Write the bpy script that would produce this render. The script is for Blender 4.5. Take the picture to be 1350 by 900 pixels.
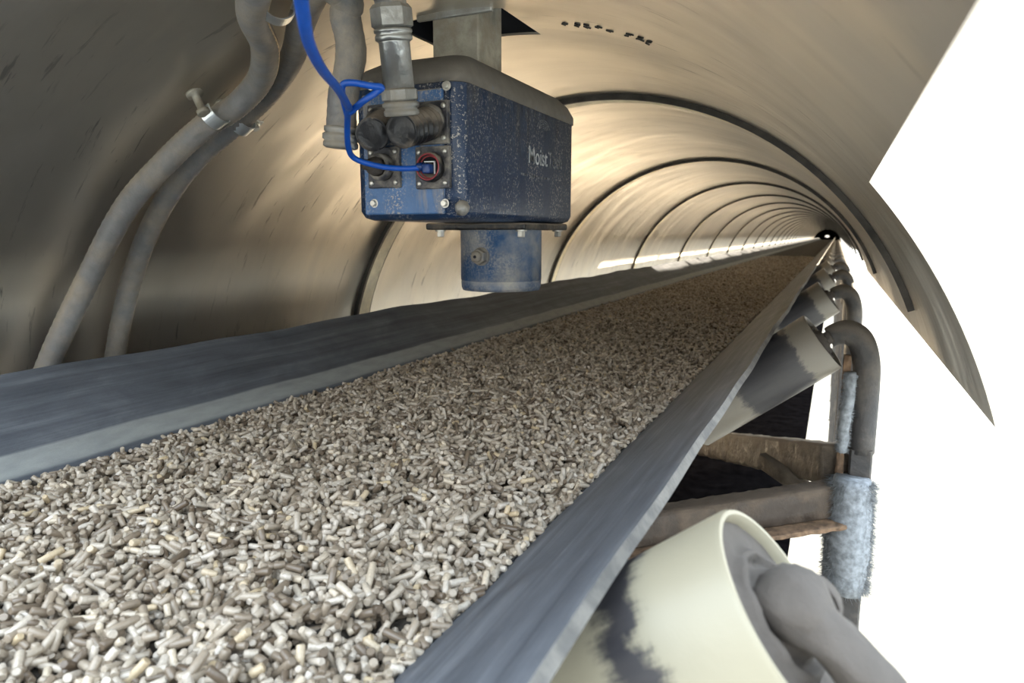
import bpy, bmesh, math, random
import numpy as np
from mathutils import Vector, Matrix

random.seed(7)
rng = np.random.default_rng(7)
for o in list(bpy.data.objects):
    bpy.data.objects.remove(o)
SC = bpy.context.scene
COL = SC.collection

# ------------------------------------------------------------------ frame of reference
# conveyor frame: a = across (right +), y = along the belt, b = up, unit = hood radius (S metres)
S = 0.75
H = 1.75                       # height of the hood's axis above the ground
CA, CB = -0.727, -0.563        # hood axis relative to the camera


def W(a, y, b):
    return Vector(((a - CA) * S, y * S, (b - CB) * S + H))


# ------------------------------------------------------------------ camera, world, sun, exposure
F = 912.0
D = np.array([429.0, 141.0, -F]); D /= np.linalg.norm(D)
U = np.array([0.0, F, 141.0]); U /= np.linalg.norm(U)
R = np.cross(D, U)
cam_d = bpy.data.cameras.new('camera')
cam = bpy.data.objects.new('camera', cam_d)
COL.objects.link(cam)
SC.camera = cam
cam_d.sensor_width = 36.0
cam_d.lens = F / 1350 * 36
cam_d.clip_start = 0.01
cam_d.clip_end = 400
m = Matrix.Identity(4)
for i in range(3):
    m[0][i], m[1][i], m[2][i] = R[i], D[i], U[i]
m.translation = W(0, 0, 0)
cam.matrix_world = m
cam_d.dof.use_dof = True
cam_d.dof.focus_distance = 0.95
cam_d.dof.aperture_fstop = 9.0

world = bpy.data.worlds.new('daylight')
SC.world = world
world.use_nodes = True
nt = world.node_tree
nt.nodes.clear()
wo = nt.nodes.new('ShaderNodeOutputWorld')
bg = nt.nodes.new('ShaderNodeBackground')
tc = nt.nodes.new('ShaderNodeTexCoord')
sx = nt.nodes.new('ShaderNodeSeparateXYZ')
rp = nt.nodes.new('ShaderNodeValToRGB')
rp.color_ramp.elements[0].position = 0.0
rp.color_ramp.elements[0].color = (1.0, 0.93, 0.82, 1)
rp.color_ramp.elements[1].position = 0.6
rp.color_ramp.elements[1].color = (0.72, 0.86, 1.0, 1)
nt.links.new(tc.outputs['Generated'], sx.inputs[0])
nt.links.new(sx.outputs['Z'], rp.inputs[0])
nt.links.new(rp.outputs[0], bg.inputs[0])
# overcast luminance: horizon about a third of the zenith
mr = nt.nodes.new('ShaderNodeMapRange')
mr.inputs['From Min'].default_value = 0.0
mr.inputs['From Max'].default_value = 0.9
mr.inputs['To Min'].default_value = 1.05
mr.inputs['To Max'].default_value = 6.5
nt.links.new(sx.outputs['Z'], mr.inputs['Value'])
nt.links.new(mr.outputs[0], bg.inputs[1])
nt.links.new(bg.outputs[0], wo.inputs[0])

sun_d = bpy.data.lights.new('sun', 'SUN')
sun = bpy.data.objects.new('sun', sun_d)
COL.objects.link(sun)
sun_d.energy = 34.0
sun_d.angle = math.radians(1.5)
sun_d.color = (1.0, 0.84, 0.62)
sun.rotation_euler = Vector((-0.86, -0.51, -0.032)).to_track_quat('-Z', 'Y').to_euler()

vs = SC.view_settings
SC.display_settings.display_device = 'sRGB'
vs.view_transform = 'Standard'
vs.look = 'None'
vs.gamma = 1
vs.exposure = 0.38
vs.use_curve_mapping = False


def at(px, py, a=None, y=None, b=None):
    """the point (a, y, b) on a plane of the conveyor frame that a sight line meets"""
    v = np.array([px - 675.0, 450.0 - py, -F])
    r, d, u = v @ R, v @ D, v @ U
    if a is not None:
        t = a / r
    elif y is not None:
        t = y / d
    else:
        t = b / u
    return (r * t, d * t, u * t)


# ------------------------------------------------------------------ mesh helpers
def link(name, me, mat, parent=None, smooth=True):
    o = bpy.data.objects.new(name, me)
    COL.objects.link(o)
    if mat is not None:
        if isinstance(mat, (list, tuple)):
            for q in mat:
                me.materials.append(q)
        else:
            me.materials.append(mat)
    if smooth:
        me.polygons.foreach_set('use_smooth', [True] * len(me.polygons))
    if parent is not None:
        mw, q = Matrix.Identity(4), parent
        while q is not None:
            mw = q.matrix_basis @ mw
            q = q.parent
        me.transform(mw.inverted())
        o.parent = parent
    return o


def mesh_of(verts, faces):
    me = bpy.data.meshes.new('m')
    me.from_pydata([tuple(v) for v in verts], [], faces)
    me.update()
    return me


def from_bm(bm):
    me = bpy.data.meshes.new('m')
    bmesh.ops.recalc_face_normals(bm, faces=bm.faces)
    bm.to_mesh(me)
    bm.free()
    return me


def thing(name, label, cat, loc=(0, 0, 0), group=None):
    o = bpy.data.objects.new(name, None)
    COL.objects.link(o)
    o.location = loc
    o.empty_display_size = 0.05
    tag(o, label, cat, group)
    bpy.context.view_layer.update()
    return o


def tag(o, label=None, cat=None, group=None, kind=None):
    if label: o['label'] = label
    if cat: o['category'] = cat
    if group: o['group'] = group
    if kind: o['kind'] = kind
    return o


def frames(pts):
    pts = [Vector(p) for p in pts]
    n = len(pts)
    T = []
    for i in range(n):
        t = pts[min(i + 1, n - 1)] - pts[max(i - 1, 0)]
        T.append(t.normalized())
    ref = Vector((0, 0, 1)) if abs(T[0].z) < 0.9 else Vector((1, 0, 0))
    N = [(ref - T[0] * ref.dot(T[0])).normalized()]
    for i in range(1, n):
        v = N[-1] - T[i] * N[-1].dot(T[i])
        N.append(v.normalized())
    return pts, T, N


def smooth_path(pts, per=8):
    """Catmull-Rom through the points"""
    P = [Vector(p) for p in pts]
    P = [P[0] * 2 - P[1]] + P + [P[-1] * 2 - P[-2]]
    out = []
    for i in range(1, len(P) - 2):
        for k in range(per):
            t = k / per
            out.append(0.5 * ((2 * P[i]) + (P[i + 1] - P[i - 1]) * t
                       + (2 * P[i - 1] - 5 * P[i] + 4 * P[i + 1] - P[i + 2]) * t * t
                       + (3 * P[i] - P[i - 1] - 3 * P[i + 1] + P[i + 2]) * t ** 3))
    out.append(P[-2])
    return out


def tube_bm(bm, pts, rad, seg=16, squash=1.0, caps=True, rot=0.0):
    pts, T, N = frames(pts)
    rings = []
    for i, p in enumerate(pts):
        r = rad(i / (len(pts) - 1), i) if callable(rad) else rad
        B = T[i].cross(N[i])
        rings.append([bm.verts.new(p + N[i] * (r * math.cos(2 * math.pi * k / seg + rot))
                      + B * (r * squash * math.sin(2 * math.pi * k / seg + rot))) for k in range(seg)])
    for i in range(len(rings) - 1):
        for k in range(seg):
            bm.faces.new((rings[i][k], rings[i][(k + 1) % seg], rings[i + 1][(k + 1) % seg], rings[i + 1][k]))
    if caps:
        bm.faces.new(rings[0][::-1])
        bm.faces.new(rings[-1])
    return rings


def tube(pts, rad, seg=16, **kw):
    bm = bmesh.new()
    tube_bm(bm, pts, rad, seg, **kw)
    return from_bm(bm)


def axes(direction, up=(0, 0, 1)):
    z = Vector(direction).normalized()
    x = Vector(up) - z * z.dot(Vector(up))
    if x.length < 1e-4:
        x = Vector((1, 0, 0)) - z * z.x
    x.normalize()
    return x, z.cross(x), z


def lathe_bm(bm, origin, direction, prof, seg=32, poly=None):
    """prof: list of (radius, distance along direction)"""
    x, yv, z = axes(direction)
    o = Vector(origin)
    rings = []
    for r, d in prof:
        rings.append([bm.verts.new(o + z * d + x * (r * math.cos(2 * math.pi * k / seg)) + yv * (r * math.sin(2 * math.pi * k / seg)))
                      for k in range(seg)])
    for i in range(len(rings) - 1):
        for k in range(seg):
            bm.faces.new((rings[i][k], rings[i][(k + 1) % seg], rings[i + 1][(k + 1) % seg], rings[i + 1][k]))
    bm.faces.new(rings[0][::-1])
    bm.faces.new(rings[-1])


def lathe(origin, direction, prof, seg=32):
    bm = bmesh.new()
    lathe_bm(bm, origin, direction, prof, seg)
    return from_bm(bm)


def box_bm(bm, lo, hi, bevel=0.0, segs=2):
    vs_ = [bm.verts.new((x, y, z)) for x in (lo[0], hi[0]) for y in (lo[1], hi[1]) for z in (lo[2], hi[2])]
    idx = [(0, 1, 3, 2), (4, 6, 7, 5), (0, 4, 5, 1), (2, 3, 7, 6), (0, 2, 6, 4), (1, 5, 7, 3)]
    fs = [bm.faces.new([vs_[i] for i in f]) for f in idx]
    if bevel:
        es = {e for f in fs for e in f.edges}
        bmesh.ops.bevel(bm, geom=list(es), offset=bevel, segments=segs, profile=0.5, affect='EDGES')


def wbox(p, q, bevel=0.0, segs=2):
    """box between two conveyor-frame corners"""
    P, Q = W(*p), W(*q)
    lo = [min(P[i], Q[i]) for i in range(3)]
    hi = [max(P[i], Q[i]) for i in range(3)]
    bm = bmesh.new()
    box_bm(bm, lo, hi, bevel, segs)
    return from_bm(bm)


def bar(P, Q, w, h, bevel=0.004, up=(0, 0, 1), w2=None, h2=None, rough=0.0, n=1):
    """a bar between two world points, width w, height h, optionally lumpy"""
    P, Q = Vector(P), Vector(Q)
    xx, yy, zz = axes(Q - P, up)
    bm = bmesh.new()
    w2 = w2 or w
    h2 = h2 or h
    prof = [(-1, -1), (-1, 1), (1, 1), (1, -1)]
    k = 0.82
    prof = [(-1, -k), (-1, k), (-k, 1), (k, 1), (1, k), (1, -k), (k, -1), (-k, -1)]
    if n > 1:
        sub = []
        for i in range(len(prof)):
            a_, b_ = prof[i], prof[(i + 1) % 8]
            for t in (0, .34, .67):
                sub.append((a_[0] + (b_[0] - a_[0]) * t, a_[1] + (b_[1] - a_[1]) * t))
        prof = sub
    rings = []
    for i in range(n + 1):
        t = i / n
        c = P.lerp(Q, t)
        ww, hh = (w + (w2 - w) * t) / 2, (h + (h2 - h) * t) / 2
        ring = []
        for (u_, v_) in prof:
            j = 1 + rough * (random.random() - .5)
            ring.append(bm.verts.new(c + xx * (v_ * hh * j) + yy * (u_ * ww * j)))
        rings.append(ring)
    m_ = len(prof)
    for i in range(n):
        for k2 in range(m_):
            bm.faces.new((rings[i][k2], rings[i][(k2 + 1) % m_], rings[i + 1][(k2 + 1) % m_], rings[i + 1][k2]))
    bm.faces.new(rings[0][::-1])
    bm.faces.new(rings[-1])
    return from_bm(bm)


def sharp(o, ang=35):
    me = o.data
    try:
        me.set_sharp_from_angle(angle=math.radians(ang))
    except Exception:
        pass
    return o


# ------------------------------------------------------------------ materials
class NT:
    def __init__(self, name):
        self.m = bpy.data.materials.new(name)
        self.m.use_nodes = True
        self.t = self.m.node_tree
        self.b = self.t.nodes['Principled BSDF']

    def n(self, kind, **kw):
        nd = self.t.nodes.new(kind)
        for k, v in kw.items():
            setattr(nd, k, v)
        return nd

    def l(self, a, b):
        self.t.links.new(a, b)

    def coord(self, kind='Object', scale=(1, 1, 1), rot=(0, 0, 0)):
        c = self.n('ShaderNodeTexCoord')
        mp = self.n('ShaderNodeMapping')
        mp.inputs['Scale'].default_value = scale
        mp.inputs['Rotation'].default_value = rot
        self.l(c.outputs[kind], mp.inputs[0])
        return mp.outputs[0]

    def noise(self, vec, scale=5, detail=4, rough=0.55, dist=0.0):
        q = self.n('ShaderNodeTexNoise')
        q.inputs['Scale'].default_value = scale
        q.inputs['Detail'].default_value = detail
        q.inputs['Roughness'].default_value = rough
        q.inputs['Distortion'].default_value = dist
        self.l(vec, q.inputs['Vector'])
        return q.outputs['Fac']

    def ramp(self, fac, stops):
        r_ = self.n('ShaderNodeValToRGB')
        e = r_.color_ramp.elements
        while len(e) < len(stops):
            e.new(0.5)
        for i, (p, c) in enumerate(stops):
            e[i].position = p
            e[i].color = (c, c, c, 1) if not isinstance(c, (tuple, list)) else tuple(c) + (1,)
        self.l(fac, r_.inputs[0])
        return r_.outputs[0]

    def mix(self, fac, a, b, mode='MIX'):
        x = self.n('ShaderNodeMix', data_type='RGBA', blend_type=mode)
        if isinstance(fac, (int, float)):
            x.inputs[0].default_value = fac
        else:
            self.l(fac, x.inputs[0])
        for v, i in ((a, 6), (b, 7)):
            if isinstance(v, (tuple, list)):
                x.inputs[i].default_value = tuple(v) + (1,)
            else:
                self.l(v, x.inputs[i])
        return x.outputs[2]

    def math(self, op, a, b=0.5, c=None, clamp=False):
        x = self.n('ShaderNodeMath', operation=op)
        x.use_clamp = clamp
        for i, v in enumerate((a, b) if c is None else (a, b, c)):
            if isinstance(v, (int, float)):
                x.inputs[i].default_value = v
            else:
                self.l(v, x.inputs[i])
        return x.outputs[0]

    def bump(self, h, strength=0.3, dist=0.01, normal=None):
        x = self.n('ShaderNodeBump')
        x.inputs['Strength'].default_value = strength
        x.inputs['Distance'].default_value = dist
        self.l(h, x.inputs['Height'])
        if normal is not None:
            self.l(normal, x.inputs['Normal'])
        self.l(x.outputs[0], self.b.inputs['Normal'])
        return x.outputs[0]

    def set(self, col=None, rough=None, metal=None, spec=None):
        for v, k in ((col, 'Base Color'), (rough, 'Roughness'), (metal, 'Metallic'), (spec, 'Specular IOR Level')):
            if v is None:
                continue
            if isinstance(v, (int, float)):
                self.b.inputs[k].default_value = v
            elif isinstance(v, (tuple, list)):
                self.b.inputs[k].default_value = tuple(v) + (1,)
            else:
                self.l(v, self.b.inputs[k])


def plain(name, col, rough=0.5, metal=0.0, spec=None, var=0.15, scale=20, bump=0.1):
    t = NT(name)
    v = t.coord('Object')
    f = t.noise(v, scale, 4)
    d = tuple(c * (1 - var * 2) for c in col)
    l_ = tuple(min(1, c * (1 + var)) for c in col)
    t.set(t.ramp(f, [(0.3, d), (0.7, l_)]), rough, metal, spec)
    if bump:
        t.bump(f, bump, 0.003)
    return t.m


def dusty(name, base, dust, lo=0.45, hi=0.62, scale=14, rough=0.45, metal=0.0, speck=0.0, stretch=(1, 1, 1), bump=0.35, up_dust=0.6, bump_scale=120, film=None):
    """a paint or metal with settled dust: more of it on faces that look up, and in blotches"""
    t = NT(name)
    v = t.coord('Object', stretch)
    f = t.noise(v, scale, 6, 0.6)
    g = t.n('ShaderNodeNewGeometry')
    s = t.n('ShaderNodeSeparateXYZ')
    t.l(g.outputs['Normal'], s.inputs[0])
    upf = t.math('MULTIPLY', t.math('MAXIMUM', s.outputs['Z'], 0.0), up_dust)
    fac = t.math('ADD', f, t.math('MULTIPLY', upf, 0.5))
    m1 = t.ramp(fac, [(lo, 0.0), (hi, 1.0)])
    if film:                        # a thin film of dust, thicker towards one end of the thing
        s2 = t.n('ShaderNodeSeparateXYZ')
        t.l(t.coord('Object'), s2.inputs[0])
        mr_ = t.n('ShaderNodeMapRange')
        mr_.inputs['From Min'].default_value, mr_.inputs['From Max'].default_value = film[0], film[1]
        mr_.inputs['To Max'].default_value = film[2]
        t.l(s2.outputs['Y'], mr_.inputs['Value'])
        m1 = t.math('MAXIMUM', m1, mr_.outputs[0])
    if speck:
        vo = t.noise(t.coord('Object'), 260, 3, 0.7)
        sp = t.ramp(vo, [(0.64 - 0.1 * speck, 0.0), (0.68 - 0.1 * speck, 1.0)])
        big = t.ramp(t.noise(t.coord('Object', stretch), 9, 3), [(0.40, 0.0), (0.62, 1.0)])
        spk = t.math('MULTIPLY', t.math('MULTIPLY', sp, big), 0.9)
    fine = t.noise(t.coord('Object'), 60, 4)
    bcol = t.mix(fine, tuple(c * 0.7 for c in base), tuple(min(1, c * 1.25) for c in base))
    dcol = t.mix(fine, tuple(c * 0.72 for c in dust), tuple(min(1, c * 1.15) for c in dust))
    fin = t.mix(m1, bcol, dcol)
    if speck:
        fin = t.mix(spk, fin, (0.40, 0.38, 0.35))
    t.set(fin)
    rr = t.mix(m1, (rough,) * 3, (0.9,) * 3)
    t.l(rr, t.b.inputs['Roughness'])
    if metal:
        mm = t.mix(m1, (metal,) * 3, (0.0,) * 3)
        t.l(mm, t.b.inputs['Metallic'])
    h = t.math('ADD', t.math('MULTIPLY', m1, 0.6), t.math('MULTIPLY', t.noise(t.coord('Object'), bump_scale, 4), 0.6))
    t.bump(h, bump, 0.004)
    return t.m


def hood_material():
    t = NT('galvanised_hood_steel')
    uv = t.coord('UV')
    big = t.noise(uv, 1.6, 4, 0.5, 0.6)
    mid = t.noise(t.coord('UV', (1.0, 3.5, 1)), 3.2, 5, 0.6, 0.8)
    col = t.ramp(big, [(0.30, (0.58, 0.55, 0.50)), (0.52, (0.70, 0.655, 0.58)), (0.72, (0.82, 0.76, 0.66))])
    col = t.mix(t.ramp(mid, [(0.35, 0.0), (0.7, 0.45)]), col, (0.56, 0.53, 0.50))
    # short scuffs that run round the hood
    sc = t.noise(t.coord('UV', (9, 70, 1)), 1.0, 4, 0.62, 0.3)
    where = t.noise(t.coord('UV', (1.2, 1.6, 1)), 1.7, 2)
    sm = t.math('MULTIPLY', t.ramp(sc, [(0.61, 0.0), (0.67, 1.0)]), t.ramp(where, [(0.42, 0.05), (0.62, 0.9)]))
    col = t.mix(sm, col, (0.24, 0.225, 0.21))
    # pale scratches and splashes
    pl = t.noise(t.coord('UV', (14, 30, 1)), 1.0, 5, 0.7, 0.5)
    pm = t.math('MULTIPLY', t.ramp(pl, [(0.69, 0.0), (0.73, 0.7)]), t.ramp(t.noise(uv, 1.1, 2), [(0.5, 0.0), (0.62, 1.0)]))
    col = t.mix(pm, col, (0.80, 0.80, 0.78))
    t.set(col, None, 0.86)
    t.l(t.ramp(mid, [(0.3, 0.33), (0.7, 0.45)]), t.b.inputs['Roughness'])
    hb = t.math('ADD', t.math('MULTIPLY', t.noise(t.coord('UV', (1.4, 2.6, 1)), 1.8, 2, 0.45), 1.0),
                t.math('MULTIPLY', t.noise(t.coord('UV', (1, 8, 1)), 30, 3), 0.004))
    t.bump(hb, 0.35, 0.03)
    return t.m


def belt_material():
    t = NT('conveyor_belt_rubber')
    c = t.n('ShaderNodeTexCoord')
    s = t.n('ShaderNodeSeparateXYZ')
    t.l(c.outputs['UV'], s.inputs[0])
    streak = t.noise(t.coord('UV', (40, 0.9, 1)), 1.4, 6, 0.65, 0.3)
    blot = t.noise(t.coord('UV', (9, 4, 1)), 2.2, 5, 0.65, 0.5)
    col = t.ramp(t.math('ADD', t.math('MULTIPLY', streak, 0.6), t.math('MULTIPLY', blot, 0.4)),
                 [(0.36, (0.055, 0.061, 0.073)), (0.52, (0.10, 0.109, 0.126)), (0.68, (0.18, 0.19, 0.21))])
    # paler band along the left wing: U runs from 0 at the left lip to 1 at the right lip
    w = t.math('ADD', s.outputs['X'], t.math('MULTIPLY', t.math('SUBTRACT', t.noise(t.coord('UV', (3, 6, 1)), 1.5, 3), 0.5), 0.006))
    b1 = t.ramp(w, [(0.1295, 0.0), (0.1325, 1.0), (0.163, 1.0), (0.168, 0.0)])
    b1 = t.math('MULTIPLY', b1, t.ramp(t.noise(t.coord('UV', (30, 9, 1)), 2, 4), [(0.2, 0.55), (0.6, 1.0)]))
    col = t.mix(t.math('MULTIPLY', b1, 0.75), col, (0.36, 0.375, 0.36))
    t.set(col, 0.55, 0.0, 0.35)
    fine = t.noise(t.coord('UV', (300, 60, 1)), 3, 4)
    t.bump(t.math('ADD', t.math('MULTIPLY', streak, 0.6), t.math('MULTIPLY', fine, 0.4)), 0.35, 0.003)
    return t.m


def pellet_material(individual=False):
    t = NT('pellet_each' if individual else 'pellet_heap_mix')
    if individual:
        oi = t.n('ShaderNodeObjectInfo')
        f = oi.outputs['Random']
    else:
        at_ = t.n('ShaderNodeAttribute', attribute_name='tint')
        f = at_.outputs['Fac']
    col = t.ramp(f, [(0.0, (0.10, 0.07, 0.045)), (0.14, (0.20, 0.155, 0.11)), (0.35, (0.31, 0.25, 0.185)),
                     (0.6, (0.44, 0.375, 0.295)), (0.85, (0.58, 0.515, 0.435)), (1.0, (0.55, 0.43, 0.27))])
    nz = t.noise(t.coord('Object'), 420, 3)
    col = t.mix(t.ramp(nz, [(0.3, 0.35), (0.7, 0.0)]), col, (0.16, 0.12, 0.085))
    t.set(col, 0.36, 0.0, 0.6)
    t.bump(nz, 0.35, 0.001)
    return t.m


def roller_material(name, d0, d1, pale):
    """d0..d1: stretch of the shell (metres from its outer end) where the paint has gone to dark steel"""
    t = NT(name)
    c = t.n('ShaderNodeTexCoord')
    s = t.n('ShaderNodeSeparateXYZ')
    t.l(c.outputs['Object'], s.inputs[0])
    nz = t.noise(t.coord('Object', (1, 1, 1)), 16, 6, 0.72, 0.6)
    stre = t.noise(t.coord('Object', (60, 60, 9)), 1.0, 5, 0.7)
    x = t.math('MULTIPLY', s.outputs['Z'], -1.0)     # distance from the outer end
    x = t.math('ADD', x, t.math('MULTIPLY', t.math('SUBTRACT', nz, 0.5), 0.05))
    x = t.math('ADD', x, t.math('MULTIPLY', t.math('SUBTRACT', stre, 0.5), 0.035))
    dk = t.math('MULTIPLY', t.ramp(x, [(d0, 0.0), (d0 + 0.008, 1.0)]), t.ramp(x, [(d1, 1.0), (d1 + 0.012, 0.0)]))
    col = t.mix(t.noise(t.coord('Object'), 8, 4), tuple(v * 0.85 for v in pale), pale)
    spots = t.ramp(t.noise(t.coord('Object'), 55, 2), [(0.74, 0.0), (0.77, 0.8)])
    col = t.mix(spots, col, (0.12, 0.11, 0.12))
    col = t.mix(dk, col, t.mix(stre, (0.012, 0.013, 0.020), (0.06, 0.055, 0.055)))
    t.set(col, None, 0.0)
    t.l(t.mix(dk, (0.42,) * 3, (0.5,) * 3), t.b.inputs['Roughness'])
    t.bump(t.math('ADD', t.math('MULTIPLY', dk, -0.5), nz), 0.25, 0.002)
    return t.m


M_hood = hood_material()
M_band = plain('pale_joint_strip', (0.86, 0.79, 0.60), 0.55, 0.0, var=0.12, scale=30)
M_seam = plain('dark_seam_edge', (0.06, 0.055, 0.05), 0.6, 0.3, var=0.3)
M_belt = belt_material()
M_edge = dusty('belt_edge_dust', (0.09, 0.086, 0.082), (0.17, 0.16, 0.145), 0.42, 0.6, 40, 0.7, up_dust=0.1)
M_pel = pellet_material(False)
M_pel1 = pellet_material(True)
M_bed = plain('pellet_gap_shade', (0.05, 0.04, 0.03), 0.9, var=0.4, scale=160, bump=0.6)  # dark colour puts the shade of gaps between pellets into the bed
M_blue = dusty('dusty_blue_enamel_shade', (0.007, 0.028, 0.080), (0.095, 0.092, 0.092), 0.62, 0.95, 22, 0.32, speck=0.75, stretch=(2.2, 2.2, 0.35), up_dust=1.2, film=(-0.05, 0.2, 0.42))  # shade of the side face put into the dark base and dust colour
M_blue2 = dusty('blue_enamel_front_lit', (0.050, 0.135, 0.31), (0.34, 0.31, 0.27), 0.54, 0.74, 26, 0.35, speck=1.0, stretch=(2.0, 2.0, 0.4), up_dust=1.2)  # same blue as the housing, light on the front put into the colour
M_lid = dusty('lid_under_dust', (0.03, 0.12, 0.33), (0.16, 0.145, 0.125), 0.25, 0.42, 18, 0.5, up_dust=1.6)
M_nozz = dusty('nozzle_blue_dust', (0.022, 0.085, 0.21), (0.42, 0.40, 0.36), 0.42, 0.68, 12, 0.35, speck=1.4, up_dust=0.3)
M_black = dusty('dusty_black_plastic', (0.008, 0.008, 0.010), (0.20, 0.165, 0.13), 0.48, 0.70, 20, 0.35, up_dust=0.9)
M_plate = dusty('dusty_connector_plate', (0.06, 0.06, 0.07), (0.25, 0.23, 0.20), 0.46, 0.64, 30, 0.45, metal=0.5, up_dust=0.4)
M_zinc = dusty('zinc_fitting', (0.36, 0.37, 0.37), (0.27, 0.245, 0.205), 0.42, 0.66, 16, 0.30, metal=0.85, up_dust=0.5)
M_bright = plain('bright_zinc', (0.80, 0.84, 0.86), 0.28, 0.8, var=0.1)
M_screw = plain('screw_steel', (0.62, 0.60, 0.55), 0.4, 0.7, var=0.15)
M_cond = dusty('grey_conduit_jacket', (0.20, 0.20, 0.205), (0.34, 0.295, 0.24), 0.42, 0.70, 13, 0.5, up_dust=0.7)
M_cond2 = dusty('pale_conduit_jacket', (0.16, 0.16, 0.165), (0.30, 0.265, 0.22), 0.40, 0.60, 22, 0.5, up_dust=0.7)
M_bead = plain('brass_bead', (0.60, 0.50, 0.33), 0.35, 0.7, var=0.2, scale=90)
M_cable = plain('blue_cable_jacket', (0.003, 0.075, 0.42), 0.38, var=0.08, scale=40, bump=0.03)
M_boot = plain('navy_boot', (0.006, 0.035, 0.16), 0.35, var=0.15)
M_white = plain('white_socket', (0.85, 0.87, 0.9), 0.4, var=0.03)
M_red = plain('red_seal', (0.30, 0.035, 0.045), 0.45, var=0.2, scale=60)
M_neck = dusty('dusty_mounting_tube', (0.42, 0.40, 0.34), (0.30, 0.265, 0.21), 0.42, 0.62, 24, 0.4, metal=0.5, up_dust=0.2)
M_dark = plain('dark_housing', (0.012, 0.013, 0.02), 0.7, var=0.2)
M_text = plain('faded_white_print', (0.50, 0.53, 0.55), 0.6, var=0.3, scale=140)
M_text2 = plain('very_faded_print', (0.22, 0.23, 0.24), 0.7, var=0.5, scale=200)
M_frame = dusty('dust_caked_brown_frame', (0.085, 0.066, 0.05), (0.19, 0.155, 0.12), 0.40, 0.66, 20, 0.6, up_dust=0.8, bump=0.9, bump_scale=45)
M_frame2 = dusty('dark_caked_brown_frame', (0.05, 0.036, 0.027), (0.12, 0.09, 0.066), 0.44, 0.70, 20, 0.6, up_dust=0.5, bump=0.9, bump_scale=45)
M_post = dusty('dusty_dark_post', (0.045, 0.042, 0.042), (0.15, 0.13, 0.11), 0.48, 0.75, 14, 0.6, up_dust=0.8, bump=0.6)
M_cake = dusty('caked_grey_dust', (0.034, 0.028, 0.024), (0.085, 0.072, 0.062), 0.36, 0.62, 12, 0.85, up_dust=0.9, bump=0.9, bump_scale=60)
M_fur = plain('pale_fibre', (0.25, 0.27, 0.295), 0.8, var=0.25, scale=90, bump=0)
M_pan = plain('pan_shade_black', (0.006, 0.0055, 0.006), 1.0, spec=0.0, var=0.3)  # black colour stands in for the shade below the belt
M_rust = plain('rusty_strap', (0.20, 0.125, 0.075), 0.8, var=0.35, scale=60, bump=0.5)
M_roll1 = roller_material('pale_roller_paint_worn', 0.053, 0.080, (0.31, 0.28, 0.205))
M_roll2 = roller_material('pale_roller_paint_dark_middle', 0.040, 0.17, (0.19, 0.17, 0.14))
M_ground = plain('pale_concrete_ground', (0.64, 0.56, 0.44), 0.9, var=0.12, scale=1.5, bump=0.1)

# ------------------------------------------------------------------ ground
bm = bmesh.new()
g = 120
vv = [bm.verts.new((x, y, 0)) for x, y in ((-g, -g), (g, -g), (g, g), (-g, g))]
bm.faces.new(vv)
ground = link('ground', from_bm(bm), M_ground)
tag(ground, kind='structure')

# added white block wall on the right, there to stop the low sun
tw = NT('white_painted_blockwork')
br = tw.n('ShaderNodeTexBrick')
tw.l(tw.coord('Object', (1, 1, 1), (math.radians(90), 0, math.radians(90))), br.inputs['Vector'])
br.inputs['Color1'].default_value = (0.86, 0.86, 0.84, 1)
br.inputs['Color2'].default_value = (0.82, 0.82, 0.80, 1)
br.inputs['Mortar'].default_value = (0.62, 0.62, 0.61, 1)
br.inputs['Scale'].default_value = 1.0
br.inputs['Mortar Size'].default_value = 0.006
br.inputs['Brick Width'].default_value = 0.40
br.inputs['Row Height'].default_value = 0.20
tw.set(br.outputs['Color'], 0.7)
bm = bmesh.new()
box_bm(bm, (2.7, -4.0, 0), (2.9, 4.4, 3.0), 0.01)
wr = link('added_wall_right', from_bm(bm), tw.m, smooth=False)
tag(wr, kind='structure')

# ------------------------------------------------------------------ hood sections
PITCH = 2.03
Y0 = 0.19
N_SEC = 30
END_Y = Y0 + PITCH * N_SEC
TH = 0.004


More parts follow.
